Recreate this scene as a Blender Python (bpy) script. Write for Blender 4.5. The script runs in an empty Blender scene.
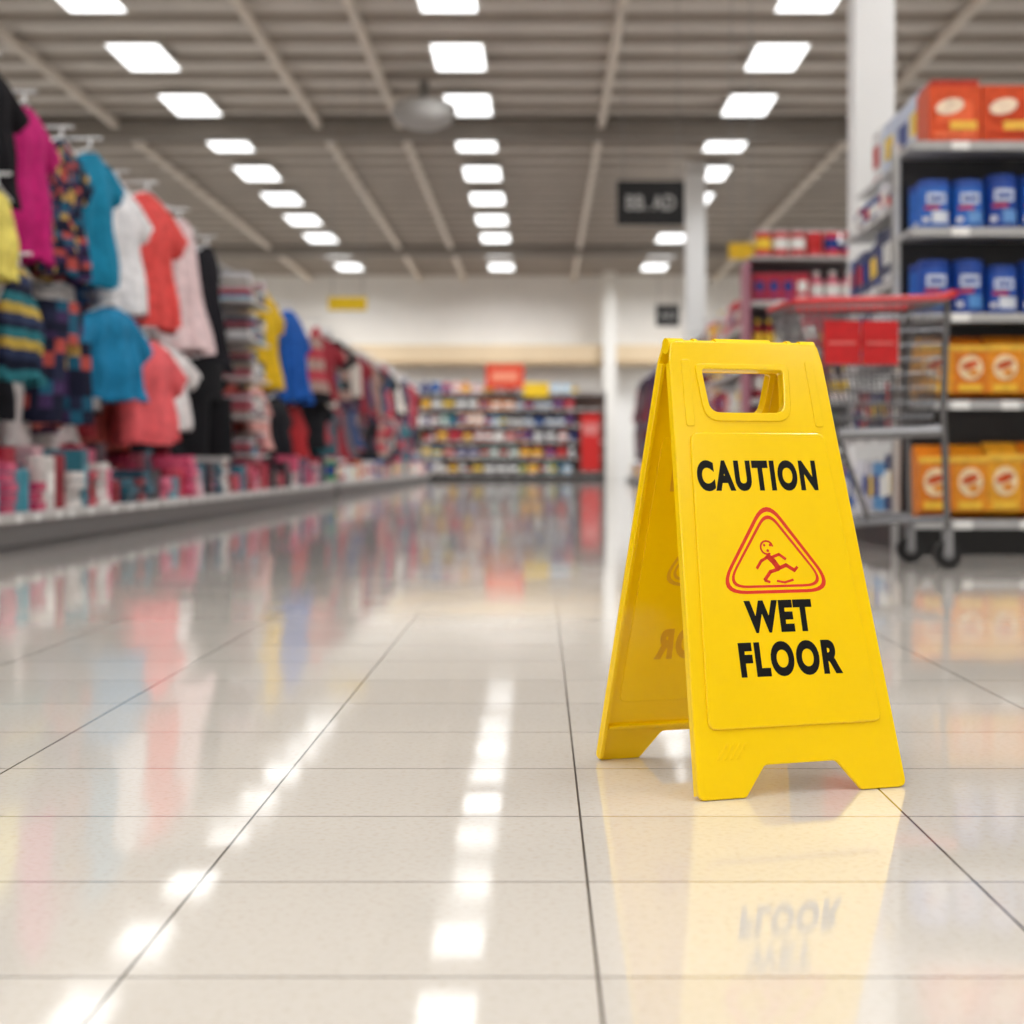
import bpy, math, random
from mathutils import Matrix, Vector
R=random.Random(7)
sc=bpy.context.scene
sc.view_settings.view_transform='Standard'
sc.view_settings.look='None'
sc.view_settings.exposure=0.0
COL=sc.collection

def lin(c):
    out=[]
    for x in c[:3]:
        x=x/255.0
        out.append(x/12.92 if x<=0.04045 else ((x+0.055)/1.055)**2.4)
    return (out[0],out[1],out[2],1.0)

# ---------------------------------------------------------------- materials
def new_mat(name):
    m=bpy.data.materials.new(name); m.use_nodes=True
    nt=m.node_tree; b=nt.nodes['Principled BSDF']
    return m,nt,b
def attr_mat(name,rough=0.5,metal=0.0,spec=0.5,nscale=40,namt=0.15,bump=0.0):
    m,nt,b=new_mat(name)
    a=nt.nodes.new('ShaderNodeAttribute'); a.attribute_name='Col'
    g=nt.nodes.new('ShaderNodeNewGeometry')
    n=nt.nodes.new('ShaderNodeTexNoise'); n.inputs['Scale'].default_value=nscale; n.inputs['Detail'].default_value=3
    nt.links.new(g.outputs['Position'],n.inputs['Vector'])
    mr=nt.nodes.new('ShaderNodeMapRange'); mr.inputs['From Min'].default_value=0.3; mr.inputs['From Max'].default_value=0.7
    mr.inputs['To Min'].default_value=1-namt; mr.inputs['To Max'].default_value=1+namt*0.4
    nt.links.new(n.outputs['Fac'],mr.inputs['Value'])
    mx=nt.nodes.new('ShaderNodeVectorMath'); mx.operation='SCALE'
    nt.links.new(a.outputs['Color'],mx.inputs[0]); nt.links.new(mr.outputs['Result'],mx.inputs['Scale'])
    nt.links.new(mx.outputs['Vector'],b.inputs['Base Color'])
    b.inputs['Roughness'].default_value=rough; b.inputs['Metallic'].default_value=metal
    b.inputs['Specular IOR Level'].default_value=spec
    if bump>0:
        bp=nt.nodes.new('ShaderNodeBump'); bp.inputs['Strength'].default_value=bump; bp.inputs['Distance'].default_value=0.01
        nt.links.new(n.outputs['Fac'],bp.inputs['Height']); nt.links.new(bp.outputs['Normal'],b.inputs['Normal'])
    return m
M_PACK=attr_mat('printed_packaging',0.38,nscale=25,namt=0.18)
M_FAB=attr_mat('cotton_fabric',0.9,spec=0.2,nscale=14,namt=0.25,bump=0.8)
M_SHELF=attr_mat('powder_coated_steel',0.4,metal=0.1,nscale=12,namt=0.08)
M_CHROME=attr_mat('chromed_wire',0.3,metal=0.8,nscale=30,namt=0.05)
M_PAINT=attr_mat('wall_paint',0.7,nscale=1.2,namt=0.04)
M_CEIL=attr_mat('ceiling_paint',0.8,nscale=2.0,namt=0.08)

def plain(name,rgb,rough=0.4,nscale=60,namt=0.04,spec=0.5,bump=0.0,coat=0):
    m,nt,b=new_mat(name)
    c=lin(rgb)
    n=nt.nodes.new('ShaderNodeTexNoise'); n.inputs['Scale'].default_value=nscale
    g=nt.nodes.new('ShaderNodeNewGeometry'); nt.links.new(g.outputs['Position'],n.inputs['Vector'])
    r=nt.nodes.new('ShaderNodeValToRGB')
    r.color_ramp.elements[0].position=0.3; r.color_ramp.elements[1].position=0.7
    r.color_ramp.elements[0].color=(c[0]*(1-namt),c[1]*(1-namt),c[2]*(1-namt),1)
    r.color_ramp.elements[1].color=c
    nt.links.new(n.outputs['Fac'],r.inputs['Fac']); nt.links.new(r.outputs['Color'],b.inputs['Base Color'])
    b.inputs['Roughness'].default_value=rough; b.inputs['Specular IOR Level'].default_value=spec
    b.inputs['Coat Weight'].default_value=coat
    if bump>0:
        bp=nt.nodes.new('ShaderNodeBump'); bp.inputs['Strength'].default_value=bump; bp.inputs['Distance'].default_value=0.001
        nt.links.new(n.outputs['Fac'],bp.inputs['Height']); nt.links.new(bp.outputs['Normal'],b.inputs['Normal'])
    return m
M_YEL=plain('yellow_plastic',(252,210,0),0.16,nscale=9,namt=0.03,bump=0.2)
M_YGHOST=plain('yellow_plastic_show_through',(222,168,0),0.4)  # translucency painted in: darker yellow for print showing through the plastic
M_BLACK=plain('black_ink',(10,9,9),0.45,spec=0.2)
M_RED=plain('red_ink',(222,46,10),0.35)

def emis(name,rgb,s):
    m=bpy.data.materials.new(name); m.use_nodes=True; nt=m.node_tree
    nt.nodes.remove(nt.nodes['Principled BSDF'])
    e=nt.nodes.new('ShaderNodeEmission'); e.inputs['Color'].default_value=(*rgb,1); e.inputs['Strength'].default_value=s
    nt.links.new(e.outputs[0],nt.nodes['Material Output'].inputs['Surface']); return m
M_LIGHT=emis('led_diffuser',(1.0,1.0,0.99),2.8)

# ---------------------------------------------------------------- mesh builder
class MB:
    def __init__(s,T=None):
        s.v=[];s.f=[];s.c=[];s.m=[];s.T=T or (lambda a,b,z:(a,b,z))
    def add(s,vs,fs,col,mat=0):
        o=len(s.v); s.v+= [s.T(*p) for p in vs]
        multi=isinstance(col,list)
        for i,f in enumerate(fs):
            s.f.append(tuple(o+k for k in f)); s.c.append(col[i] if multi else col); s.m.append(mat)
    def box(s,x0,x1,y0,y1,z0,z1,col,mat=0,ch=0):
        vs=[(x0,y0,z0),(x1,y0,z0),(x1,y1,z0),(x0,y1,z0),(x0,y0,z1),(x1,y0,z1),(x1,y1,z1),(x0,y1,z1)]
        s.add(vs,[(0,3,2,1),(4,5,6,7),(0,1,5,4),(1,2,6,5),(2,3,7,6),(3,0,4,7)],lin(col),mat)
    def lathe(s,cx,cy,prof,cols,seg=10,mat=0,sx=1,sy=1):
        vs=[];fs=[];cc=[]
        for r,z in prof:
            for k in range(seg):
                t=2*math.pi*k/seg; vs.append((cx+r*sx*math.cos(t),cy+r*sy*math.sin(t),z))
        for i in range(len(prof)-1):
            for k in range(seg):
                k2=(k+1)%seg
                fs.append((i*seg+k,i*seg+k2,(i+1)*seg+k2,(i+1)*seg+k)); cc.append(lin(cols[i]))
        n=len(prof)-1
        fs.append(tuple(n*seg+k for k in range(seg))); cc.append(lin(cols[-1]))
        s.add(vs,fs,cc,mat)
    def tube(s,p,q,r,col,mat=0,seg=6):
        p=Vector(p);q=Vector(q);d=(q-p)
        if d.length<1e-6:return
        d.normalize(); a=d.orthogonal().normalized(); b=d.cross(a)
        vs=[]
        for c in (p,q):
            for k in range(seg):
                t=2*math.pi*k/seg; vs.append(tuple(c+a*r*math.cos(t)+b*r*math.sin(t)))
        fs=[(k,(k+1)%seg,seg+(k+1)%seg,seg+k) for k in range(seg)]+[tuple(range(seg)),tuple(range(seg,2*seg))]
        s.add(vs,fs,lin(col),mat)
    def path(s,pts,r,col,mat=0,seg=6):
        for i in range(len(pts)-1): s.tube(pts[i],pts[i+1],r,col,mat,seg)
    def wheel(s,c,ax,r,w,col,mat=0,seg=18):
        c=Vector(c);ax=Vector(ax).normalized(); s.tube(c-ax*w/2,c+ax*w/2,r,col,mat,seg)
    def obj(s,name,mats,parent=None,smooth=False,origin=True):
        me=bpy.data.meshes.new(name)
        vs=s.v; off=Vector((0,0,0))
        if origin and vs:
            xs=[p[0] for p in vs];ys=[p[1] for p in vs];zs=[p[2] for p in vs]
            off=Vector(((min(xs)+max(xs))/2,(min(ys)+max(ys))/2,min(zs)))
        me.from_pydata([(p[0]-off.x,p[1]-off.y,p[2]-off.z) for p in vs],[],s.f)
        for m in mats: me.materials.append(m)
        me.polygons.foreach_set('material_index',s.m)
        ca=me.color_attributes.new('Col','FLOAT_COLOR','CORNER')
        buf=[]
        for f,c in zip(s.f,s.c): buf+= list(c)*len(f)
        ca.data.foreach_set('color',buf)
        if smooth: me.polygons.foreach_set('use_smooth',[True]*len(me.polygons))
        me.update()
        ob=bpy.data.objects.new(name,me); COL.objects.link(ob); ob.location=off
        if parent:
            ob.parent=parent; ob.matrix_parent_inverse=Matrix.Translation(-parent.location)
        return ob
def empty(name,loc):
    e=bpy.data.objects.new(name,None); e.empty_display_size=0.1; e.location=loc; COL.objects.link(e); return e

# ---------------------------------------------------------------- camera
H=0.46; F=1775.0
cam=bpy.data.cameras.new('camera'); co=bpy.data.objects.new('camera',cam); COL.objects.link(co)
co.location=(0,0,H); co.rotation_euler=(math.radians(90),0,0)
cam.sensor_width=36; cam.lens=36*F/1024; cam.shift_x=-29/1024; cam.shift_y=-49/1024
cam.clip_end=200
cam.dof.use_dof=True; cam.dof.focus_distance=2.5; cam.dof.aperture_fstop=4.0
sc.camera=co
w=bpy.data.worlds.new('world'); sc.world=w; w.use_nodes=True
w.node_tree.nodes['Background'].inputs['Color'].default_value=(0.9,0.95,1,1); w.node_tree.nodes['Background'].inputs['Strength'].default_value=0.3

# ---------------------------------------------------------------- room shell
XL,XR,YB,YF,ZC=-13.0,13.0,-12.0,50.0,5.78
def floor():
    m,nt,b=new_mat('floor_tiles')
    g=nt.nodes.new('ShaderNodeNewGeometry')
    mp=nt.nodes.new('ShaderNodeMapping'); mp.inputs['Location'].default_value=(-0.051+4.255*4,-0.1445+3.61*5,0)
    nt.links.new(g.outputs['Position'],mp.inputs['Vector'])
    br=nt.nodes.new('ShaderNodeTexBrick'); br.offset=0; br.squash=1
    br.inputs['Scale'].default_value=1; br.inputs['Brick Width'].default_value=0.4255; br.inputs['Row Height'].default_value=0.361
    br.inputs['Mortar Size'].default_value=0.0016; br.inputs['Mortar Smooth'].default_value=0.1
    br.inputs['Color1'].default_value=lin((208,202,193)); br.inputs['Color2'].default_value=lin((203,197,188))
    br.inputs['Mortar'].default_value=lin((66,61,56))
    nt.links.new(mp.outputs['Vector'],br.inputs['Vector'])
    n=nt.nodes.new('ShaderNodeTexNoise'); n.inputs['Scale'].default_value=110; n.inputs['Detail'].default_value=4
    nt.links.new(g.outputs['Position'],n.inputs['Vector'])
    r=nt.nodes.new('ShaderNodeValToRGB'); r.color_ramp.elements[0].position=0.30; r.color_ramp.elements[1].position=0.5
    r.color_ramp.elements[0].color=(0.92,0.89,0.85,1); r.color_ramp.elements[1].color=(1,1,1,1)
    nt.links.new(n.outputs['Fac'],r.inputs['Fac'])
    mx=nt.nodes.new('ShaderNodeMix'); mx.data_type='RGBA'; mx.blend_type='MULTIPLY'; mx.inputs['Factor'].default_value=1
    nt.links.new(br.outputs['Color'],mx.inputs['A']); nt.links.new(r.outputs['Color'],mx.inputs['B'])
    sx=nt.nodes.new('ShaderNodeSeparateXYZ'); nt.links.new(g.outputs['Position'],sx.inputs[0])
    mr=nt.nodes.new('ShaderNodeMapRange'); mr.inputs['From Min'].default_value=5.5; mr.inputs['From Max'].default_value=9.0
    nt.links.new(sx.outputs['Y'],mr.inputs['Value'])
    mz=nt.nodes.new('ShaderNodeMix'); mz.data_type='RGBA'; mz.inputs['B'].default_value=lin((160,155,150))  # far tiles blend to grey, floor reflections put into the base colour
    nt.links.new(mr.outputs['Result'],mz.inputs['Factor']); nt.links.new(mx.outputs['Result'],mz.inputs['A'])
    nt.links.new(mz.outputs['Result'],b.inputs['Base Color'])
    n2=nt.nodes.new('ShaderNodeTexNoise'); n2.inputs['Scale'].default_value=3.5; n2.inputs['Detail'].default_value=3
    nt.links.new(g.outputs['Position'],n2.inputs['Vector'])
    m2=nt.nodes.new('ShaderNodeMapRange'); m2.inputs['From Min'].default_value=.3; m2.inputs['From Max'].default_value=.7
    m2.inputs['To Min'].default_value=0.035; m2.inputs['To Max'].default_value=0.085
    nt.links.new(n2.outputs['Fac'],m2.inputs['Value']); nt.links.new(m2.outputs['Result'],b.inputs['Roughness'])
    b.inputs['Specular IOR Level'].default_value=0.75
    ma=nt.nodes.new('ShaderNodeMath'); ma.operation='MULTIPLY'; ma.inputs[1].default_value=-1
    nt.links.new(br.outputs['Fac'],ma.inputs[0])
    bp=nt.nodes.new('ShaderNodeBump'); bp.inputs['Strength'].default_value=0.4; bp.inputs['Distance'].default_value=0.001
    nt.links.new(ma.outputs[0],bp.inputs['Height'])
    bp2=nt.nodes.new('ShaderNodeBump'); bp2.inputs['Strength'].default_value=0.015; bp2.inputs['Distance'].default_value=0.02
    nt.links.new(n2.outputs['Fac'],bp2.inputs['Height']); nt.links.new(bp.outputs['Normal'],bp2.inputs['Normal'])
    nt.links.new(bp2.outputs['Normal'],b.inputs['Normal'])
    mb=MB(); mb.box(XL,XR,YB,YF,-0.1,0,(255,255,255)); mb.obj('floor',[m])
floor()
def wall(name,x0,x1,y0,y1,col=(236,234,230)):
    mb=MB(); mb.box(x0,x1,y0,y1,0,ZC,col); mb.obj(name,[M_PAINT])
wall('wall_left',XL-0.2,XL,YB,YF); wall('wall_right',XR,XR+0.2,YB,YF)
wall('wall_back',XL-0.2,XR+0.2,YF,YF+0.2,(248,247,244)); wall('wall_front',XL-0.2,XR+0.2,YB-0.2,YB)
mb=MB(); mb.box(XL-0.2,XR+0.2,YB-0.2,YF+0.2,ZC,ZC+0.2,(224,217,207)); mb.obj('ceiling',[M_CEIL])
mb=MB()
y=YB+0.5
lightYs=[22.8+3.05*k for k in range(-11,9)]
while y<YF-0.2:
    mb.box(XL,XR,y-0.06,y+0.06,ZC-0.1,ZC,(180,171,160)); y+=1.05
mb.obj('ceiling_joists',[M_CEIL])
mb=MB()
for y in (-3.2,12.1,27.3,42.6): mb.box(XL,XR,y-0.17,y+0.17,5.43,ZC-0.1,(148,141,133))
mb.obj('ceiling_girders',[M_CEIL])
mb=MB()
for x in (-6.5,-3.4,-2.16,0.92,4.9):
    mb.box(x-0.05,x+0.05,YB+0.01,YF-0.01,ZC-0.2,ZC-0.1,(236,226,212))
mb.obj('ceiling_conduits',[M_CEIL])
for x in (-9.1,-5.1,-1.055,3.02,7.07):
    e=empty('ceiling_light_row',(x,20,5.67))
    mb=MB()
    for i,y in enumerate(lightYs):
        mb.box(x-0.35,x+0.35,y-0.74,y+0.74,5.67,ZC-0.1,(225,222,215),0)
        mb.box(x-0.315,x+0.315,y-0.70,y+0.70,5.655,5.67,(255,255,255),1)
        L=bpy.data.lights.new('lamp_%d'%(i+1),'AREA'); L.shape='RECTANGLE'; L.size=.62; L.size_y=1.38
        L.energy=44 if y<17 else (46 if y<36 else 82); L.color=(.985,.99,1.0); L.spread=math.radians(135 if y<36 else 160)
        lo_=bpy.data.objects.new('lamp_%d'%(i+1),L); COL.objects.link(lo_); lo_.location=(x,y,5.64)
        lo_.parent=e; lo_.matrix_parent_inverse=Matrix.Translation(-e.location)
    mb.obj('fixtures',[M_CEIL,M_LIGHT],parent=e)
mb=MB(); mb.box(-9,7,49.3,49.99,3.28,3.74,(226,205,172)); mb.box(-9,7,49.25,49.99,3.2,3.3,(190,165,130)); mb.obj('trim_1',[M_PAINT])
mb=MB(); mb.box(1.72,2.08,49.0,49.24,0,ZC-0.01,(240,238,232)); mb.obj('wall_pilaster',[M_PAINT])
def column(x,y,w,z1=5.45):
    mb=MB(); mb.box(x-w/2,x+w/2,y-w/2,y+w/2,0,ZC-0.1,(244,244,243))
    mb.box(x-w/2-0.02,x+w/2+0.02,y-w/2-0.02,y+w/2+0.02,0,0.15,(90,90,90))
    mb.box(x-w/2-0.03,x+w/2+0.03,y-w/2-0.03,y+w/2+0.03,ZC-0.3,ZC-0.2,(220,218,214))
    mb.obj('support_column',[M_PAINT])
column(2.25,12.1,0.27); column(2.69,31.0,0.34)

# ---------------------------------------------------------------- products
PAL_MIX=[(196,40,44),(232,232,228),(40,82,160),(238,190,40),(70,140,80),(226,120,150),(240,240,240),(30,30,36),(222,110,40),(120,190,210),(150,60,110)]
PAL_RED=[(200,36,50),(214,60,84),(232,232,228),(170,30,50),(236,120,140),(245,200,60),(190,40,60),(240,236,230)]
PAL_BLUE=[(30,70,160),(60,110,190),(235,235,240),(200,40,60),(150,180,215),(40,50,90)]
def vary(c,a=14):
    d=R.randint(-a,a); return tuple(max(3,min(252,x+d)) for x in c)
def product(mb,a,b,z,w,h,d,col,kind,mat=0,label=True):
    acc=R.choice([(245,245,240),(250,210,60),(205,40,40),(30,60,140),(245,245,240)])
    if not label: acc=vary(col,40)
    if kind=='box':
        mb.box(a-w/2,a+w/2,b-d,b,z,z+h,col,mat)
        mb.box(a-w*0.34,a+w*0.34,b,b+0.003,z+h*0.35,z+h*0.72,acc,mat)
        mb.box(a-w*0.4,a+w*0.4,b,b+0.003,z+h*0.08,z+h*0.16,vary(acc,30),mat)
    elif kind=='can':
        r=min(w,d)/2
        mb.lathe(a,b-r,[(r*0.94,z),(r,z+h*0.06),(r,z+h*0.3),(r,z+h*0.7),(r,z+h*0.94),(r*0.92,z+h)],[(190,190,190) if label else col,col,acc,col,(200,200,200) if label else col,(205,205,205) if label else vary(col)],10,mat)
    elif kind=='bottle':
        r=min(w,d)/2
        mb.lathe(a,b-r,[(r*0.9,z),(r,z+h*0.05),(r,z+h*0.2),(r,z+h*0.55),(r*0.9,z+h*0.68),(r*0.4,z+h*0.82),(r*0.4,z+h*0.86),(r*0.42,z+h)],[col,col,acc,col,col,col,acc,acc],10,mat)
    elif kind=='bag':
        mb.add([(a-w*.45,b-d*.5,z),(a+w*.45,b-d*.5,z),(a-w*.5,b,z+h*.12),(a+w*.5,b,z+h*.12),(a-w*.5,b,z+h*.75),(a+w*.5,b,z+h*.75),(a-w*.47,b-d*.5,z+h),(a+w*.47,b-d*.5,z+h),(a-w*.5,b-d,z+h*.12),(a+w*.5,b-d,z+h*.12),(a-w*.5,b-d,z+h*.75),(a+w*.5,b-d,z+h*.75)],
          [(0,1,3,2),(2,3,5,4),(4,5,7,6),(8,10,11,9),(0,8,9,1),(6,7,11,10),(0,2,4,6,10,8),(1,9,11,7,5,3)],lin(col),mat)
        mb.box(a-w*0.3,a+w*0.3,b,b+0.003,z+h*0.35,z+h*0.65,acc,mat)
def fill(mb,a0,a1,b,z,maxh,pal,kinds,d=0.3,wr=(0.09,0.2),mat=0):
    a=a0
    while a<a1-0.08:
        w=R.uniform(*wr); h=maxh*R.uniform(0.66,0.98); col=vary(R.choice(pal)); k=R.choice(kinds); rep=R.randint(1,4)
        for _ in range(rep):
            if a+w>a1: break
            product(mb,a+w/2,b-R.uniform(0.01,0.03),z,w*0.95,h,d if k=='box' else w*0.95,col,k,mat)
            a+=w
        a+=R.uniform(0.0,0.02)
def shelving(mb,a1,levels,depth,ztop,body=(198,198,196),back=(170,168,164),edge=(222,221,218),kick=(60,58,56),mat=0,lip=True):
    a0=0
    mb.box(a0,a1,-depth-0.03,-depth,0,ztop,back,mat)
    mb.box(a0,a1,-depth,-0.02,0,levels[0]-0.03,kick,mat)
    n=max(1,round(a1/1.22))
    for i in range(n+1):
        a=a1*i/n; mb.box(a-0.02,a+0.02,-depth-0.035,-depth+0.03,0,ztop+0.02,body,mat)
    for i,z in enumerate(levels):
        dd=depth if i==0 else depth*0.88
        mb.box(a0,a1,-depth,-(depth-dd),z-0.03,z,edge,mat)
        mb.box(a0,a1,-(depth-dd)-0.005,-(depth-dd)+0.008,z-0.045,z-0.005,vary(edge,4),mat)
        a=a0+0.2
        while a<a1-0.1:
            mb.box(a,a+0.09,-(depth-dd)+0.008,-(depth-dd)+0.011,z-0.045,z-0.002,(250,250,248),mat); a+=R.uniform(0.25,0.6)

# ---------------------------------------------------------------- garments
ROWS={
 'shirt':[(0,.40,.15),(.25,.375,.13),(.5,.36,.11),(.72,.36,.10),(.84,.37,.085),(.91,.36,.065),(.955,.26,.05),(.975,.17,.045),(1,.13,.04)],
 'dress':[(0,.52,.2),(.2,.47,.17),(.45,.37,.12),(.6,.31,.1),(.75,.33,.09),(.88,.33,.07),(.95,.24,.06),(1,.14,.05)],
 'tank':[(0,.42,.12),(.3,.4,.12),(.6,.38,.11),(.72,.36,.1),(.8,.3,.07),(.9,.24,.05),(.97,.2,.045),(1,.12,.04)],
}
def interp(rows,z):
    for i in range(len(rows)-1):
        if rows[i][0]<=z<=rows[i+1][0]+1e-9:
            t=(z-rows[i][0])/(rows[i+1][0]-rows[i][0]); return [rows[i][k]+(rows[i+1][k]-rows[i][k])*t for k in (1,2)]
    return rows[-1][1:]
def garment(mb,x,y,ztop,h,w,yaw,kind,colfn,side=1,mat=0,hmat=1,seg=20,nr=12,arm=None):
    cy,sy=math.cos(yaw),math.sin(yaw)
    def P(s,d,z): return (x+side*(s*sy+d*cy), y+s*cy-d*sy, z)
    ph=R.uniform(0,6.28); kf=R.choice([6,7,8,9])
    def tubegrid(rowsfn,n,segs,cf):
        vs=[];fs=[];cc=[]
        for i in range(n+1):
            t=i/n
            for k in range(segs): vs.append(P(*rowsfn(t,2*math.pi*k/segs)))
        for i in range(n):
            for k in range(segs):
                k2=(k+1)%segs; fs.append((i*segs+k,i*segs+k2,(i+1)*segs+k2,(i+1)*segs+k)); cc.append(lin(cf(i/n,k)))
        mb.add(vs,fs,cc,mat)
    if kind in ROWS:
        rows=ROWS[kind]
        skew=R.uniform(-.05,.05)*w; sag=R.uniform(-.02,.02)
        def fn(t,a):
            hw,hd=interp(rows,t)
            f=1+0.55*math.sin(kf*a+ph+1.2*t)*(1-t)**.8
            hem=(1-t)**4*0.025*h*math.sin(4*a+ph)
            return (hw*w*math.cos(a)*(1+0.015*math.sin(9*t+ph))+skew*(1-t), hd*w*math.sin(a)*f+0.010*math.sin(12*t+ph+a), ztop-h+h*t+hem+sag*math.cos(a))
        tubegrid(fn,nr,seg,colfn)
        if kind=='shirt':
            for sg in (-1,1):
                def fs_(t,a):
                    c=(sg*(.27+.27*t)*w, 0, ztop-h*.06-(.10+.20*t)*w*.9); r=(.105+.02*t)*w
                    return (c[0]+sg*r*math.cos(a)*0.60, r*0.55*math.sin(a)*(1+.2*math.sin(4*a+ph)), c[2]+r*math.cos(a)*0.80+sag*sg)
                tubegrid(fs_,5,12,lambda t,k:colfn(0.9-t*0.1,k))
    else:
        def fw(t,a): return (.30*w*math.cos(a),.10*w*math.sin(a),ztop-h*0.35+h*0.35*t)
        tubegrid(fw,4,14,colfn)
        for sg in (-1,1):
            def fl(t,a):
                return (sg*.17*w+sg*.05*w*(1-t)+.17*w*math.cos(a),.11*w*math.sin(a)*(1+.2*math.sin(4*a+ph)),ztop-h+h*0.68*t)
            tubegrid(fl,6,12,colfn)
    A=P(-.30*w,0,ztop-0.03*h-.02);B=P(0,0,ztop+.04);C=P(.30*w,0,ztop-0.03*h-.02);D=P(0,0,ztop+.10)
    hc=(235,235,235)
    for p,q in ((A,B),(B,C),(B,D)): mb.tube(p,q,0.010,hc,2,5)
    if arm is not None:
        mb.tube((x-side*arm,y,ztop+.1),(x+side*.08,y,ztop+.1),0.010,(200,200,200),hmat,6)
def solid(c): 
    return lambda t,k:c
def stripes(cols,n=8):
    s=R.randint(0,99)
    return lambda t,k:cols[(int(t*n)+s)%len(cols)]
def pattern(cols):
    rr=random.Random(R.random())
    return lambda t,k:rr.choice(cols)
MULTI=[(28,30,52),(190,84,76),(36,96,124),(205,166,90),(28,30,52),(28,30,52),(70,50,90),(40,44,70)]
GM=[M_FAB,M_CHROME,M_PACK]

T_left=lambda X,Y0:(lambda a,b,z:(X+b,Y0+a,z))
T_right=lambda X,Y0:(lambda a,b,z:(X-b,Y0+a,z))
def clothing_fixture(T,a1,name,levels=(0.19,),ztop=2.75,depth=0.9):
    mb=MB(T); shelving(mb,a1,list(levels),depth,ztop,body=(150,150,150),back=(70,66,66),edge=(196,194,190),kick=(112,110,108))
    mb.box(0,a1,-.02,0.0,0,levels[0]-.045,(104,103,102)); mb.box(0,a1,-.01,0.012,0.0,0.03,(60,60,60))
    mb.box(0,a1,-depth,-depth+0.03,ztop-0.05,ztop+0.0,(180,180,180))
    return mb.obj(name,[M_SHELF])
clothing_fixture(T_left(-2.75,5.0),18.6,'clothing_wall_fixture',depth=0.95)

def one(name,pxY,ztop,zb,w,kind,colfn,yaw=0.2,x=-3.2):
    mb=MB()
    garment(mb,x,pxY,ztop,ztop-zb,w,yaw+R.uniform(-.12,.12),kind,colfn,arm=0.46,seg=40,nr=22)
    ob=mb.obj(name,GM,smooth=True); return ob
WH=(238,232,230)
up=[('black_t_shirt',10.25,2.72,1.95,.74,'shirt',solid((24,22,26))),
 ('magenta_t_shirt',11.0,2.66,1.72,.80,'shirt',solid((196,36,116))),
 ('patterned_shirt',11.85,2.60,1.68,.84,'shirt',pattern(MULTI)),
 ('teal_t_shirt',12.6,2.66,1.72,.82,'shirt',solid((30,136,172))),
 ('white_t_shirt',13.4,2.56,1.60,.92,'shirt',solid((242,240,241))),
 ('coral_t_shirt',14.45,2.64,1.56,1.10,'shirt',solid((236,88,84))),
 ('pale_pink_dress',15.7,2.60,1.45,.95,'dress',solid((240,214,214))),
 ('black_dress',17.0,2.52,1.35,.8,'dress',solid((30,28,34))),
 ('yellow_t_shirt',20.4,2.42,1.32,1.1,'shirt',solid((228,186,36))),
 ('blue_t_shirt',22.5,2.38,1.25,1.3,'shirt',solid((34,92,176)))]
for n,Y,zt,zb,w_,k,cf in up: one(n,Y,zt,zb,w_,k,cf)
lo=[('yellow_dress',9.95,1.98,1.5,.5,'tank',solid((232,216,110)),-3.05),
 ('striped_shirt',10.7,1.62,.95,.66,'tank',stripes([(204,174,80),(46,116,126),(26,30,50),(50,60,90)],12),-3.15),
 ('patterned_shorts',11.75,1.52,.72,1.15,'pants',pattern(MULTI),-3.2),
 ('sky_blue_t_shirt',12.85,1.58,.92,1.0,'shirt',solid((34,130,174)),-3.12),
 ('salmon_t_shirt',14.0,1.42,.62,1.1,'shirt',solid((238,104,108)),-3.12),
 ('cream_t_shirt',15.2,1.45,.75,.85,'shirt',solid(WH),-3.2),
 ('black_trousers',16.6,1.42,.36,1.6,'pants',solid((20,20,24)),-3.2),
 ('dusty_pink_shirt',19.9,1.3,.62,.9,'shirt',solid((220,164,156)),-3.2),
 ('charcoal_t_shirt',21.3,1.25,.5,1.1,'shirt',solid((28,28,34)),-3.2),
 ('red_t_shirt',22.8,1.2,.5,1.1,'shirt',solid((172,46,50)),-3.2)]
for n,Y,zt,zb,w_,k,cf,x in lo: one(n,Y,zt,zb,w_,k,cf,x=x)
mb=MB()
PALC=[(28,28,34),(60,60,70),(190,70,96),(50,88,136),(230,225,222),(226,120,108),(34,42,76),(100,140,146),(166,50,58),(106,70,100),(24,24,28)]
def rack_fill(mb,x,side,y0,y1,tiers,pal,step=(0.28,0.5),wr=(.5,.8)):
    for zt,h in tiers:
        y=y0
        while y<y1:
            c=vary(R.choice(pal)); kk=R.choice(['shirt','shirt','dress','tank','pants'])
            cf=solid(c) if R.random()<.65 else stripes([c,R.choice(pal),R.choice(pal)],10)
            garment(mb,x+R.uniform(-.05,.05),y,zt+R.uniform(-.07,.07),h*R.uniform(.75,1.15),R.uniform(*wr),R.uniform(0.05,.5),kk,cf,side=side,seg=12,nr=7,arm=.25)
            y+=R.uniform(*step)
rack_fill(mb,-3.47,1,6.0,18.1,[(2.6,1.0),(1.55,.9)],PALC,wr=(.7,.95))
rack_fill(mb,-3.47,1,19.9,23.2,[(2.4,.95),(1.35,.8)],PALC,wr=(.7,.95))
mb.obj('hanging_clothes',GM,smooth=True)
mb=MB(T_left(-2.98,18.2))
for z in (0.55,0.95,1.35,1.75,2.15): 
    mb.box(0,1.3,-0.7,0,z-0.03,z,(205,205,203),1)
    a=0.05
    while a<1.15:
        n=R.randint(4,7)
        for i in range(n): 
            c=vary(R.choice([(240,236,232),(200,200,206),(60,60,70),(170,90,100),(90,150,180),(150,140,130)]))
            mb.box(a+R.uniform(0,.01),a+.25,-.32,-.03+R.uniform(-.01,.01),z+i*.04+.002,z+i*.04+.038,c,0)
        a+=.29
mb.obj('folded_clothes_shelf',[M_FAB,M_SHELF])
mb=MB(T_left(-2.78,7.0))
a=0
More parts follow.
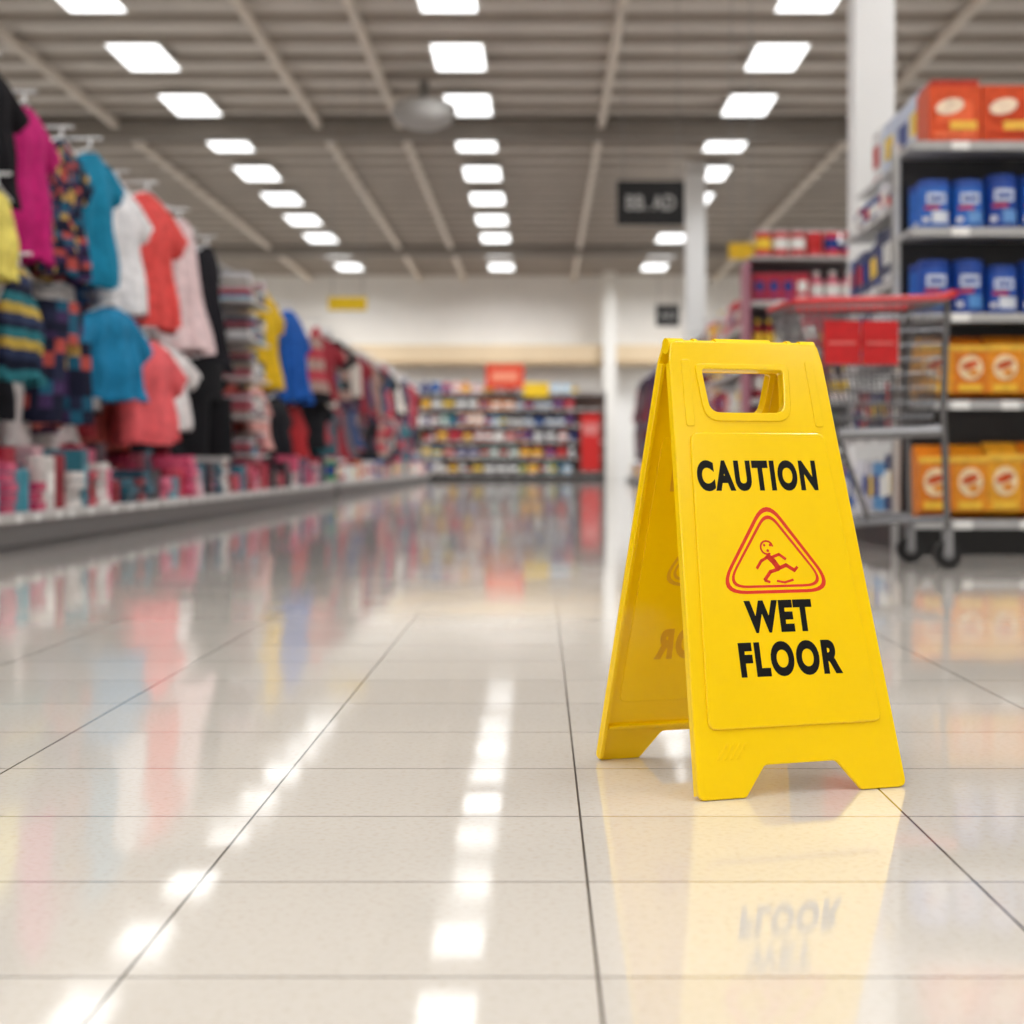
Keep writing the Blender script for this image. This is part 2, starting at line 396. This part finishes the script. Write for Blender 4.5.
PB=[(186,36,62),(66,146,164),(220,96,130),(44,116,136),(196,56,82),(230,184,192),(136,34,46),(216,114,140),(36,106,124),(218,78,120),(60,50,60),(172,36,54),(206,66,110),(226,220,216)]
DZ=.191
while a<16.3:
    c=vary(R.choice(PB)); k=R.random(); w_=R.uniform(.16,.34); h=R.uniform(.14,.36)
    if k<.5:
        z=DZ
        while z<DZ+h*.8: mb.box(a,a+w_,-.36+R.uniform(-.02,.02),-.04+R.uniform(-.02,.02),z+.002,z+.05,vary(c,24),0); z+=.055
    elif k<.65: product(mb,a+w_/2,-.05,DZ+.001,w_*.9,h,.24,c,'box',label=False)
    else:
        for j in range(2): product(mb,a+w_*.25+j*w_*.5,-.06,DZ+.001,w_*.46,h,w_*.46,c,'can',label=False)
    product(mb,a+w_/2,-.45,DZ+.001,w_*.9,R.uniform(.2,.42),.25,vary(R.choice(PB)),'box',label=False)
    a+=w_+R.uniform(.0,.04)
mb.obj('folded_towels_and_gift_boxes',[M_PACK])

clothing_fixture(T_left(-2.85,25.0),20.5,'clothing_wall_fixture',depth=0.9,ztop=2.4)
mb=MB(); rack_fill(mb,-3.25,1,25.3,45.2,[(2.35,.95),(1.4,.85)],[(28,28,34),(70,50,70),(150,44,54),(50,70,110),(100,90,100),(170,140,130),(70,90,120),(190,70,80),(24,24,28),(210,200,190),(50,100,110)],step=(.4,.7),wr=(.8,1.1))
mb.obj('hanging_clothes',GM,smooth=True)
mb=MB(T_left(-2.88,25.2)); fill(mb,0,20,-.03,.191,.34,PB+PAL_MIX,['box','box','can'],wr=(.2,.4)); mb.obj('boxed_goods',[M_PACK])

# ---------------------------------------------------------------- right side shelving
GREY=dict(body=(205,204,202),back=(90,88,90),edge=(190,189,188),kick=(26,26,28))
X0,Y0=1.87,8.9
T_end=lambda a,b,z:(X0+a,Y0-b,z)
mb=MB(T_end)
LV=[.174,.776,1.217,1.65,2.085]
shelving(mb,1.3,LV,.45,2.12,body=(200,200,198),back=(50,50,54),edge=(184,184,184),kick=(14,14,16))
mb.box(-.02,.01,-.46,-.40,0,2.12,(224,224,222))
mb.obj('store_shelf_endcap',[M_SHELF])
def oval(mb,a,b,z,rx,rz,col,rot=0,n=18):
    vs=[]
    for k in range(n):
        t=2*math.pi*k/n; x=rx*math.cos(t); q=rz*math.sin(t)
        vs.append((a+x*math.cos(rot)-q*math.sin(rot),b,z+x*math.sin(rot)+q*math.cos(rot)))
    mb.add(vs,[tuple(range(n))],lin(col))
def wrapquad(mb,a,b,r,z0,z1,u0,u1,col,k=1.02,n=6):
    vs=[]
    for i in range(n+1):
        u=u0+(u1-u0)*i/n; vs+= [(a+r*k*math.sin(u/r),b-r+r*k*math.cos(u/r),z0),(a+r*k*math.sin(u/r),b-r+r*k*math.cos(u/r),z1)]
    mb.add(vs,[(2*i,2*i+2,2*i+3,2*i+1) for i in range(n)],lin(col))
def marked(mb,a,b,z,w,h,d,col,shape):
    if shape=='tub':
        r=w/2
        lid=vary((40,76,160),12)
        mb.lathe(a,b-r,[(r*.9,z),(r,z+h*.04),(r,z+h*.8),(r*.97,z+h*.84),(r*1.0,z+h*.85),(r*1.0,z+h*.97),(r*.9,z+h)],[col,col,col,vary(col),lid,lid,(60,96,180)],16)
        wrapquad(mb,a,b,r,z+h*.50,z+h*.72,-.62*r,.62*r,(214,224,240))
        wrapquad(mb,a,b,r,z+h*.56,z+h*.65,-.45*r,.45*r,(44,80,170),1.03)
        wrapquad(mb,a,b,r,z+h*.10,z+h*.34,R.uniform(-.4,.0)*r,.85*r,R.choice([(90,150,215),(220,226,236),(110,160,220)]))
        wrapquad(mb,a,b,r,z+h*.38,z+h*.45,-.75*r,.2*r,(200,54,64))
        wrapquad(mb,a,b,r,z+h*.12,z+h*.22,-.9*r,-.45*r,(236,236,240))
    elif shape=='bag':
        product(mb,a,b,z,w,h,d,col,'bag',label=False)
        oval(mb,a,b+.006,z+h*.50,w*.36,h*.19,(252,226,180))
        oval(mb,a-.02*w,b+.009,z+h*.54,w*.27,h*.055,(210,80,24),.35)
        oval(mb,a+.08*w,b+.009,z+h*.42,w*.16,h*.05,(240,150,40),.1)
        mb.box(a-w*.35,a+w*.35,b+.001,b+.005,z+h*.14,z+h*.24,(250,200,60))
        mb.box(a-w*.5,a+w*.5,b-.002,b+.004,z+h*.76,z+h*.84,(246,196,70))
    else:
        product(mb,a,b,z,w,h,d,col,'box',label=False)
        oval(mb,a-.1*w,b+.006,z+h*.62,w*.28,h*.14,(250,226,200),.25)
        mb.box(a-w*.1,a+w*.42,b+.001,b+.006,z+h*.2,z+h*.36,(250,196,80))
mb=MB(T_end)
for i in range(4): 
    a=.22+i*.27; marked(mb,a,-.06,2.086,.262,.28,.3,vary((224,84,38),8),'box')
    if i!=1: mb.box(a-.12,a+.12,-.35,-.07,2.367,2.395,(190,50,36))
mb.obj('cardboard_snack_boxes',[M_PACK])
mb=MB(T_end)
for z,h in ((1.651,.27),(1.218,.27)):
    for i in range(7):
        hh=h*R.choice([1,1,.9])
        for j in (0,1): marked(mb,.13+i*.172,-.07-j*.19,z,.166,hh,.16,R.choice([(34,84,178),(44,108,200),(30,74,164),(40,96,190)]),'tub')
mb.obj('blue_laundry_tubs',[M_PACK],smooth=False)
mb=MB(T_end)
for z,h in ((.777,.35),(.175,.40)):
    for i in range(7): marked(mb,.12+i*.175,-.05,z,.172,h*R.uniform(.93,1.0),.3,R.choice([(240,150,24),(232,130,20),(244,170,36)]),'bag')
mb.obj('orange_detergent_pouches',[M_PACK])
Ts=T_right(1.87,9.42)
mb=MB(Ts); LS=[.174,.62,1.05,1.47,1.88]
shelving(mb,1.85,LS,.42,2.12,**GREY); mb.box(-.01,.02,-.42,-.0,0,2.1,(226,225,224)); mb.obj('store_shelf_unit',[M_SHELF])
mb=MB(Ts)
for i,z in enumerate(LS): fill(mb,.05,1.82,-.07 if i else -.03,z+.001,(.33 if i<4 else .2) if i else .36,[(50,90,160),(225,225,232),(196,50,60),(90,150,200),(200,200,210),(150,60,90),(60,70,110)],['can','box','bottle','can'],d=.2)
mb.obj('blue_and_white_canisters',[M_PACK])
mb=MB(lambda a,b,z:(2.95+b,9.42+a,z)); shelving(mb,1.85,LS,.5,2.12,**GREY); mb.obj('store_shelf_unit',[M_SHELF])
mb=MB(T_right(2.0,9.6)); fill(mb,0,1.5,-.05,2.151,.36,[(236,236,236),(220,226,236),(200,210,230)],['box'],d=.3,wr=(.2,.4))
mb.box(-.15,1.65,-.40,0.0,2.13,2.15,(210,210,210)); mb.obj('overstock_boxes',[M_PACK])

SX,SY=1.70,14.4
TE2=lambda a,b,z:(SX+a,SY-b,z)
mb=MB(TE2); L2=[.17,.58,.98,1.38,1.78]
shelving(mb,1.25,L2,.45,2.12,body=(200,200,198),back=(110,100,106),edge=(200,198,196),kick=(26,26,28)); mb.box(-.03,.0,-.46,-.0,0,2.1,(176,110,130)); mb.obj('store_shelf_endcap',[M_SHELF])
mb=MB(TE2)
for i,z in enumerate(L2):
    fill(mb,.03,1.2,-.08,z+.001,.33 if i<4 else .28,[(200,36,50),(214,60,84),(236,130,150),(190,60,90),(240,225,225),(170,30,50)] if i>1 else PAL_MIX,['can','box','bottle'],d=.2,wr=(.09,.14))
x_=.05
mb.box(0,1.2,-.45,-.04,2.12,2.14,(200,198,196))
while x_<1.1: product(mb,x_+.07,-.08,2.141,.13,.22,.13,vary((206,50,56)),'can'); x_+=.14
mb.obj('red_canned_goods',[M_PACK])
def side_run(y0,y1,x,levels,ztop,pals,names,depth=.5):
    mb=MB(T_right(x,y0)); shelving(mb,y1-y0,levels,depth,ztop,**GREY); mb.box(-.02,.02,-depth,0,0,ztop,(206,205,204)); mb.obj('store_shelf_unit',[M_SHELF])
    mb=MB(T_right(x,y0))
    for i,z in enumerate(levels):
        nh=(levels[i+1]-z-.08) if i+1<len(levels) else .3
        fill(mb,.04,y1-y0-.04,-.09 if i else -.03,z+.001,nh,pals[i%len(pals)],['box','can','bottle','bag'],d=.25,wr=(.1,.24))
    mb.obj(names,[M_PACK])
side_run(14.95,19.6,1.72,[.17,.55,.93,1.31,1.69],2.1,[PAL_MIX,PAL_BLUE+PAL_RED,PAL_RED,PAL_MIX,PAL_RED],'canned_and_boxed_groceries')
side_run(20.6,24.0,2.1,[.17,.55,.93,1.31,1.69,2.07],2.1,[PAL_MIX,PAL_RED],'bottled_and_bagged_groceries')
DKP=[(28,28,34),(60,50,60),(120,50,60),(50,60,90),(90,80,90),(120,100,100),(24,24,28),(80,60,90)]
for y0,y1 in ((24.9,30.4),(31.7,45)):
    mb=MB(T_right(2.15,y0)); shelving(mb,y1-y0,[.13],.9,2.4,body=(120,120,120),back=(60,56,58),edge=(150,150,150),kick=(50,50,50)); mb.obj('clothing_wall_fixture',[M_SHELF])
    mb=MB(); rack_fill(mb,2.5,-1,y0+.3,y1-.4,[(2.4,.95),(1.4,.85)],DKP,step=(.45,.8),wr=(.7,1.0))
    mb.obj('hanging_clothes',GM,smooth=True)
    mb=MB(T_right(2.18,y0)); fill(mb,0.1,y1-y0-.2,-.03,.131,.34,PAL_MIX,['box','can'],wr=(.2,.4)); mb.obj('boxed_goods',[M_PACK])

# far wall shelving ---------------------------------------------------------
Tf=lambda a,b,z:(-4.2+a,46.6-b,z)
LF=[.2,.62,1.04,1.46,1.88,2.3]
mb=MB(Tf); shelving(mb,5.9,LF,.5,2.35,body=(120,116,112),back=(110,90,84),edge=(170,165,160),kick=(50,48,48)); mb.obj('store_shelf_unit',[M_SHELF])
mb=MB(Tf)
for i,z in enumerate(LF):
    fill(mb,.03,5.2,-.08 if i else -.03,z+.001,.33,[(180,60,60),(60,110,160),(200,190,186),(215,130,60),(70,140,130),(150,60,80),(90,160,200),(60,60,80)],['box','can','bottle'],d=.25,wr=(.15,.35))
mb.obj('assorted_groceries',[M_PACK])
mb=MB(Tf); mb.box(5.25,5.75,.01,.03,.25,1.75,(204,40,38)); mb.box(5.3,5.7,.03,.035,1.2,1.5,(215,130,126)); mb.box(5.2,5.8,-.02,.04,.2,.25,(90,90,90)); mb.box(5.45,5.5,.0,.01,0,.25,(90,90,90)); mb.box(5.3,5.7,.0,.1,0,.02,(90,90,90)); mb.obj('red_promotional_board',[M_PACK])
mb=MB(Tf); mb.box(2.75,3.75,.05,.08,2.42,3.05,(224,70,42)); mb.box(2.9,3.6,.08,.085,2.6,2.85,(240,150,120)); mb.tube((3.0,.06,2.99),(3.0,-.45,2.34),.01,(120,120,120)); mb.tube((3.6,.06,2.99),(3.6,-.45,2.34),.01,(120,120,120)); mb.obj('orange_promotional_board',[M_PACK])
mb=MB(Tf); mb.box(3.75,4.4,.3,.33,2.18,2.55,(240,200,40)); mb.tube((4.0,.29,2.5),(4.0,-.45,2.35),.01,(120,120,120)); mb.obj('yellow_price_board',[M_PACK])

# ---------------------------------------------------------------- text helper
def text_mesh(s,bold=0.0,spacing=1.0):
    tc=bpy.data.curves.new('t','FONT'); tc.body=s; tc.size=1; tc.offset=bold; tc.extrude=0.5; tc.space_character=spacing; tc.resolution_u=6
    to=bpy.data.objects.new('t',tc); COL.objects.link(to); bpy.context.view_layer.update()
    dg=bpy.context.evaluated_depsgraph_get()
    me=bpy.data.meshes.new_from_object(to.evaluated_get(dg)); bpy.data.objects.remove(to)
    xs=[v.co.x for v in me.vertices]; ys=[v.co.y for v in me.vertices]
    cx,cy=(min(xs)+max(xs))/2,(min(ys)+max(ys))/2; sx,sy=max(xs)-min(xs),max(ys)-min(ys)
    for v in me.vertices: v.co=Vector(((v.co.x-cx)/sx,(v.co.y-cy)/sy,v.co.z))
    return me
def place_text(name,s,M,cs,ct,wd,ht,n0,n1,mat,parent,bold=.03,spacing=1.05):
    me=text_mesh(s,bold,spacing)
    me.materials.clear(); me.materials.append(mat)
    for v in me.vertices: v.co=M@Vector((cs+v.co.x*wd,ct+v.co.y*ht,n0+(v.co.z+.5)*(n1-n0)))
    return link_part(name,me,parent)
def link_part(name,me,parent):
    ob=bpy.data.objects.new(name,me); COL.objects.link(ob)
    if parent:
        ob.parent=parent; ob.matrix_parent_inverse=Matrix.Translation(-parent.location)
    return ob
def fillet(pts,r,n=5):
    out=[];N=len(pts)
    for i in range(N):
        p=Vector(pts[i]);a=Vector(pts[i-1]);b=Vector(pts[(i+1)%N])
        ri=r[i] if isinstance(r,(list,tuple)) else r
        if ri<=0: out.append(tuple(p)); continue
        d1=(a-p).normalized(); d2=(b-p).normalized(); ang=d1.angle(d2)
        t=min(ri/math.tan(ang/2),(a-p).length*.48,(b-p).length*.48)
        p1=p+d1*t;p2=p+d2*t
        for k in range(n+1):
            u_=k/n; q=p1*(1-u_)**2+p*2*u_*(1-u_)+p2*u_**2; out.append(tuple(q))
    return out
def poly_solid(name,outs,n0,n1,bev,M,mat,parent,bres=2):
    cu=bpy.data.curves.new('c','CURVE'); cu.dimensions='2D'; cu.fill_mode='BOTH'
    cu.extrude=max(0,(n1-n0)/2-bev); cu.bevel_depth=bev; cu.bevel_resolution=bres; cu.offset=-bev
    for o in outs:
        sp=cu.splines.new('POLY'); sp.points.add(len(o)-1); sp.use_cyclic_u=True
        for i,p in enumerate(o): sp.points[i].co=(p[0],p[1],0,1)
    to=bpy.data.objects.new('c',cu); COL.objects.link(to); bpy.context.view_layer.update()
    dg=bpy.context.evaluated_depsgraph_get()
    me=bpy.data.meshes.new_from_object(to.evaluated_get(dg)); bpy.data.objects.remove(to)
    me.materials.clear(); me.materials.append(mat)
    mid=(n0+n1)/2
    for v in me.vertices: v.co=M@Vector((v.co.x,v.co.y,v.co.z+mid))
    for p in me.polygons: p.use_smooth=False
    return link_part(name,me,parent)

# ---------------------------------------------------------------- wet floor sign
sign=empty('wet_floor_sign',(.3025,2.635,0))
U=Vector((.938,.346,0)).normalized(); V=Vector((-.346,.938,0)).normalized()
TOP=Vector((.296,2.636,.640))
def frame(B,Tp,u_):
    d=(Tp-B); L=d.length; d=d/L; n=u_.cross(d)
    M=Matrix(((u_.x,d.x,n.x,B.x),(u_.y,d.y,n.y,B.y),(u_.z,d.z,n.z,B.z),(0,0,0,1)))
    return M,L
def panel(tag,B,Tp,u_,ghost):
    M,L=frame(B,Tp,u_)
    WT=.1235
    hw=lambda t:.1630+(WT-.1630)*(t/L)
    out=[(-hw(0),-.003),(-.09,-.003),(-.056,.040),(.056,.040),(.09,-.003),(hw(0),-.003),(hw(L*.95),L*.95),(hw(L)-.004,L-.002),(-hw(L)+.004,L-.002),(-hw(L*.95),L*.95)]
    o=fillet(out,[.012,.008,.012,.012,.008,.012,.008,.010,.010,.008])
    hc=-.011
    hole=fillet([(hc-.060,.832*L),(hc+.060,.832*L),(hc+.066,.932*L),(hc-.066,.932*L)],[.018,.018,.006,.006])
    if u_.x<0: hc=-hc; hole=[(-p[0],p[1]) for p in hole][::-1]
    poly_solid('panel_'+tag,[o,hole[::-1]],-.006,0,.0018,M,M_YEL,sign)
    for sg in (-1,1):
        fl=[(sg*(hw(0)-.001),.004),(sg*(hw(L*.95)-.001),L*.95),(sg*(hw(L*.95)-.007),L*.95),(sg*(hw(0)-.007),.004)]
        if sg>0: fl=fl[::-1]
        poly_solid('flange_%s_%d'%(tag,sg+1),[fl],-.017,-.002,.001,M,M_YEL,sign)
    for nm,pp in (('foot_rib_a',[(-.150,.05),(.150,.05),(.149,.056),(-.149,.056)]),):
        poly_solid(nm+'_'+tag,[pp],-.014,-.003,.001,M,M_YEL,sign)
    rim_o=fillet([(hc-.070,.812*L),(hc+.070,.812*L),(hc+.077,.945*L),(hc-.077,.945*L)],[.026,.026,.01,.01])
    poly_solid('handle_rim_'+tag,[rim_o,hole[::-1]],-.016,.0028,.0018,M,M_YEL,sign)
    for sg in (-1,1):
        rd=fillet([(sg*.098,.80*L),(sg*.112,.80*L),(sg*.108,.955*L),(sg*.094,.955*L)],.005)
        poly_solid('shoulder_%s_%d'%(tag,sg+1),[rd if sg>0 else rd[::-1]],-.001,.0016,.0012,M,M_YEL,sign)
    for k in range(4):
        x0=-.128+k*.010
        q=[(x0,.050),(x0+.004,.050),(x0+.020,.072),(x0+.016,.072)]
        poly_solid('foot_tread_%s_%d'%(tag,k),[q],-.001,.0010,.0006,M,M_YEL,sign,1)
    t0,t1=.138*L,.785*L
    w0,w1=.137,.1085
    pl=fillet([(-w0,t0),(w0,t0),(w1,t1),(-w1,t1)],.014)
    poly_solid('label_plate_'+tag,[pl],-.001,.0034,.0024,M,M_YEL,sign,3)
    w0-=.0018;w1-=.0018
    pl2=fillet([(-w0,t0+.002),(w0,t0+.002),(w1,t1-.002),(-w1,t1-.002)],.012)
    poly_solid('inner_plate_'+tag,[pl2],-.0078,-.005,.0012,M,M_YEL,sign,2)
    n0,n1=.0030,.0037
    def words(pre,a,b,black,red):
        place_text(pre+'caution_'+tag,'CAUTION',M,-.010,.687*L,.193,.0460,a,b,black,sign,.055,1.18)
        place_text(pre+'wet_'+tag,'WET',M,-.0055,.374*L,.107,.0465,a,b,black,sign,.055,1.16)
        place_text(pre+'floor_'+tag,'FLOOR',M,.004,.282*L,.161,.0500,a,b,black,sign,.055,1.18)
        tb,tt=.424*L,.612*L; c=-.003
        def tri(k):
            hw_=.098-k*1.75; return fillet([(c-hw_,tb+k),(c+hw_,tb+k),(c,tt+.018-k*2.0)],[max(.006,.026-k*.8)]*3,8)
        poly_solid(pre+'triangle_border_'+tag,[tri(0),tri(.0048)[::-1]],a,b,0,M,red,sign)
        poly_solid(pre+'triangle_inner_'+tag,[tri(.0085),tri(.0122)[::-1]],a,b,0,M,red,sign)
        S=1.14
        mb=MB(lambda x,y,z:tuple(M@Vector((c+x*S,tb+(y-.012)*S+.012,z))))
        def stroke(pts,wd):
            for i in range(len(pts)-1):
                p=Vector(pts[i]);q=Vector(pts[i+1]);d=(q-p);d.normalize();nn=Vector((-d.y,d.x))*wd/2
                vs=[]
                for z in (a,b):
                    for r_ in (p+nn-d*wd*.3,q+nn+d*wd*.3,q-nn+d*wd*.3,p-nn-d*wd*.3): vs.append((r_.x,r_.y,z))
                mb.add(vs,[(0,1,2,3),(4,5,6,7),(0,1,5,4),(1,2,6,5),(2,3,7,6),(3,0,4,7)],(1,0,0,1))
        def disc(x,y,r,n=14):
            mb.add([(x+r*math.cos(6.2832*k/n),y+r*math.sin(6.2832*k/n),b) for k in range(n)],[tuple(range(n))],(1,0,0,1))
        ring=[(-.007+.0085*math.cos(t*.45+.2),.060+.0085*math.sin(t*.45+.2)) for t in range(0,12)]
        stroke(ring,.0024)
        disc(-.010,.063,.0018); disc(-.002,.063,.0018); disc(-.006,.056,.0020)
        stroke([(-.007,.049),(.000,.042),(.006,.033)],.0075)
        stroke([(-.007,.048),(-.017,.043),(-.024,.034)],.0038)
        stroke([(-.003,.047),(.009,.051),(.017,.045)],.0038)
        stroke([(.006,.033),(.017,.037),(.028,.030)],.0048)
        stroke([(.028,.030),(.032,.034)],.0038)
        stroke([(.005,.032),(-.006,.029),(-.015,.019)],.0046)
        stroke([(-.015,.018),(-.009,.016)],.0034)
        stroke([(.002,.017),(.012,.015),(.024,.018)],.0030)
        mb.obj(pre+'slip_figure_'+tag,[red],parent=sign,origin=False)
    words('print_',n0,n1,M_BLACK,M_RED)
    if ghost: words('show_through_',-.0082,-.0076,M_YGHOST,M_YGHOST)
panel('front',Vector((.3665,2.4645,.004)),TOP-V*.014,U,False)
panel('back',Vector((.2365,2.808,.004)),TOP+V*.014,-U,True)
mb=MB()
C0=TOP+Vector((0,0,-.009))
YC=(250,214,0)
def hinge(s0,s1,r): mb.tube(C0+U*s0,C0+U*s1,r,YC,0,24)
hinge(-.116,.116,.0095)
hinge(-.122,-.096,.0118); hinge(.096,.120,.0118); hinge(-.045,.045,.0125)
hinge(-.080,-.074,.0118); hinge(.074,.080,.0118)
mb.obj('hinge',[M_YEL],parent=sign,smooth=False,origin=False)

# ---------------------------------------------------------------- shopping cart
cart=empty('shopping_cart',(1.4,7.9,0))
O=Vector((1.76,7.7,0)); Ld=Vector((-.992,-.10,0)).normalized(); Wd=Vector((-.12,.99,0)).normalized()
def TC(a,b,z): 
    p=O+Ld*a+Wd*b; return (p.x,p.y,z)
CH=(120,120,123); RD=(200,24,30)
mb=MB(TC); W=.54
def zt(a): return 1.165-.03*a
ta,tb_=.0,.66
ba,bb=.06,.46
zb=.60
def topp(f,b): a=ta+(tb_-ta)*f; inset=.06*f; return (a,b+(inset if b<W/2 else -inset),zt(a))
def botp(f,b): a=ba+(bb-ba)*f; inset=.03+.07*f; return (a,b+(inset if b<W/2 else -inset),zb)
for b in (0,W):
    mb.tube(topp(0,b),topp(1,b),.011,CH,seg=8); mb.tube(botp(0,b),botp(1,b),.010,CH,seg=8)
    for i in range(21): mb.tube(topp(i/20,b),botp(i/20,b),.0042,CH,seg=5)
    for k in range(1,9):
        f=k/9; p=Vector(topp(0,b)).lerp(Vector(botp(0,b)),f); q=Vector(topp(1,b)).lerp(Vector(botp(1,b)),f); mb.tube(p,q,.0042,CH,seg=5)
for f in (0,1):
    mb.tube(topp(f,0),topp(f,W),.010,CH,seg=8); mb.tube(botp(f,0),botp(f,W),.009,CH,seg=8)
    for i in range(13):
        g=i/12; p=Vector(topp(f,0)).lerp(Vector(topp(f,W)),g); q=Vector(botp(f,0)).lerp(Vector(botp(f,W)),g); mb.tube(p,q,.0035,CH,seg=5)
    for k in range(1,7):
        h=k/7; p=Vector(topp(f,0)).lerp(Vector(botp(f,0)),h); q=Vector(topp(f,W)).lerp(Vector(botp(f,W)),h); mb.tube(p,q,.0035,CH,seg=5)
for i in range(13):
    g=i/12; mb.tube(Vector(botp(0,0)).lerp(Vector(botp(0,W)),g),Vector(botp(1,0)).lerp(Vector(botp(1,W)),g),.003,CH,seg=5)
for i in range(11): mb.tube(botp(i/10,0),botp(i/10,W),.003,CH,seg=5)
mb.obj('wire_basket',[M_CHROME],parent=cart)
mb=MB(TC)
for b in (.02,W-.02):
    ins=(.05 if b<.2 else -.05)
    mb.path([(-.01,b,1.17),(.01,b,.66),(.0,b,.5),(-.01,b,.16)],.016,CH,seg=8)
    mb.path([(.02,b,.60),(.46,b+ins,.585)],.026,(130,130,132),seg=8)
    mb.path([(.0,b,.22),(.35,b,.20),(.60,b+ins,.16)],.013,CH,seg=8)
    mb.path([(.46,b+ins,.58),(.34,b,.21)],.012,CH,seg=8)
for a in (.03,.34,.58): mb.tube((a,.03,.21-.04*a),(a,W-.03,.21-.04*a),.010,CH,seg=8)
for i in range(9): mb.tube((.03,.06+i*.052,.212),(.58,.08+i*.047,.19),.004,CH,seg=5)
mb.obj('frame',[M_CHROME],parent=cart)
mb=MB(TC)
mb.tube((-.03,-.01,1.195),(-.03,W+.01,1.195),.018,RD,seg=12)
for b in (0,W): 
    mb.tube((-.03,b,1.195),(.02,b,1.18),.016,RD,seg=8)
    mb.tube(Vector(topp(0,b))+Vector((0,0,.012)),Vector(topp(1,b))+Vector((0,0,.012)),.016,RD,seg=8)
mb.tube(Vector(topp(1,0))+Vector((0,0,.012)),Vector(topp(1,W))+Vector((0,0,.012)),.016,RD,seg=8)
for a0,a1 in ((.215,.375),(.383,.543)):
    b0=.012
    mb.box(a0,a1,b0-.012,b0,.885,1.075,RD)
    mb.box(a0+.02,a1-.02,b0-.015,b0-.012,.972,.984,(226,110,106))
mb.obj('handle_and_placards',[M_PACK],parent=cart)
mb=MB(TC)
for a,b in ((-.01,.02),(-.01,W-.02),(.58,.07),(.58,W-.07)):
    mb.wheel((a,b,.063),(0,1,0),.063,.03,(28,28,30),seg=20)
    mb.wheel((a,b,.063),(0,1,0),.025,.036,(120,120,122),seg=12)
    mb.box(a-.02,a+.02,b-.022,b-.018,.06,.17,(140,140,142)); mb.box(a-.02,a+.02,b+.018,b+.022,.06,.17,(140,140,142)); mb.box(a-.02,a+.02,b-.022,b+.022,.16,.175,(140,140,142))
mb.obj('casters',[M_SHELF],parent=cart)

# ---------------------------------------------------------------- hanging signs
def hang_sign(name,x,y,z,wd,ht,col,txt=None,tcol=None):
    e=empty(name,(x,y,z-ht/2))
    mb=MB(); mb.box(x-wd/2,x+wd/2,y-.02,y+.02,z-ht/2,z+ht/2,col)
    for s in (-.4,.4): mb.tube((x+s*wd,y,z+ht/2),(x+s*wd,y,ZC-.1),.005,(150,150,150))
    mb.obj('board',[M_PACK],parent=e)
    if txt:
        M=Matrix(((1,0,0,x),(0,0,-1,y-.02),(0,1,0,z),(0,0,0,1)))
        place_text('lettering',txt,M,0,0,wd*.72,ht*.34,0.0,.006,tcol,e,.02)
M_WHITE=plain('white_ink',(190,190,188),0.4)
hang_sign('hanging_aisle_sign',1.235,20,3.39,.76,.50,(22,23,26),'BB. AD',M_WHITE)
hang_sign('hanging_aisle_sign',2.5,35,3.37,.46,.42,(26,27,30),'AD',M_WHITE)
hang_sign('yellow_hanging_sign',-2.65,24.3,2.64,.52,.18,(240,200,20))
hang_sign('yellow_hanging_sign',2.25,19.95,2.84,.28,.18,(236,190,30))
mb=MB(); 
mb.lathe(-1.6,24.3,[(.25,5.42),(.42,5.36),(.45,5.24),(.38,5.12),(.2,5.04),(.02,5.02)],[(190,188,184)]*6,18); mb.tube((-1.6,24.3,5.4),(-1.6,24.3,ZC-.1),.06,(150,148,144)); mb.obj('ceiling_dome',[M_CEIL],smooth=True)  # plain grey dome on a short stem below the ceiling
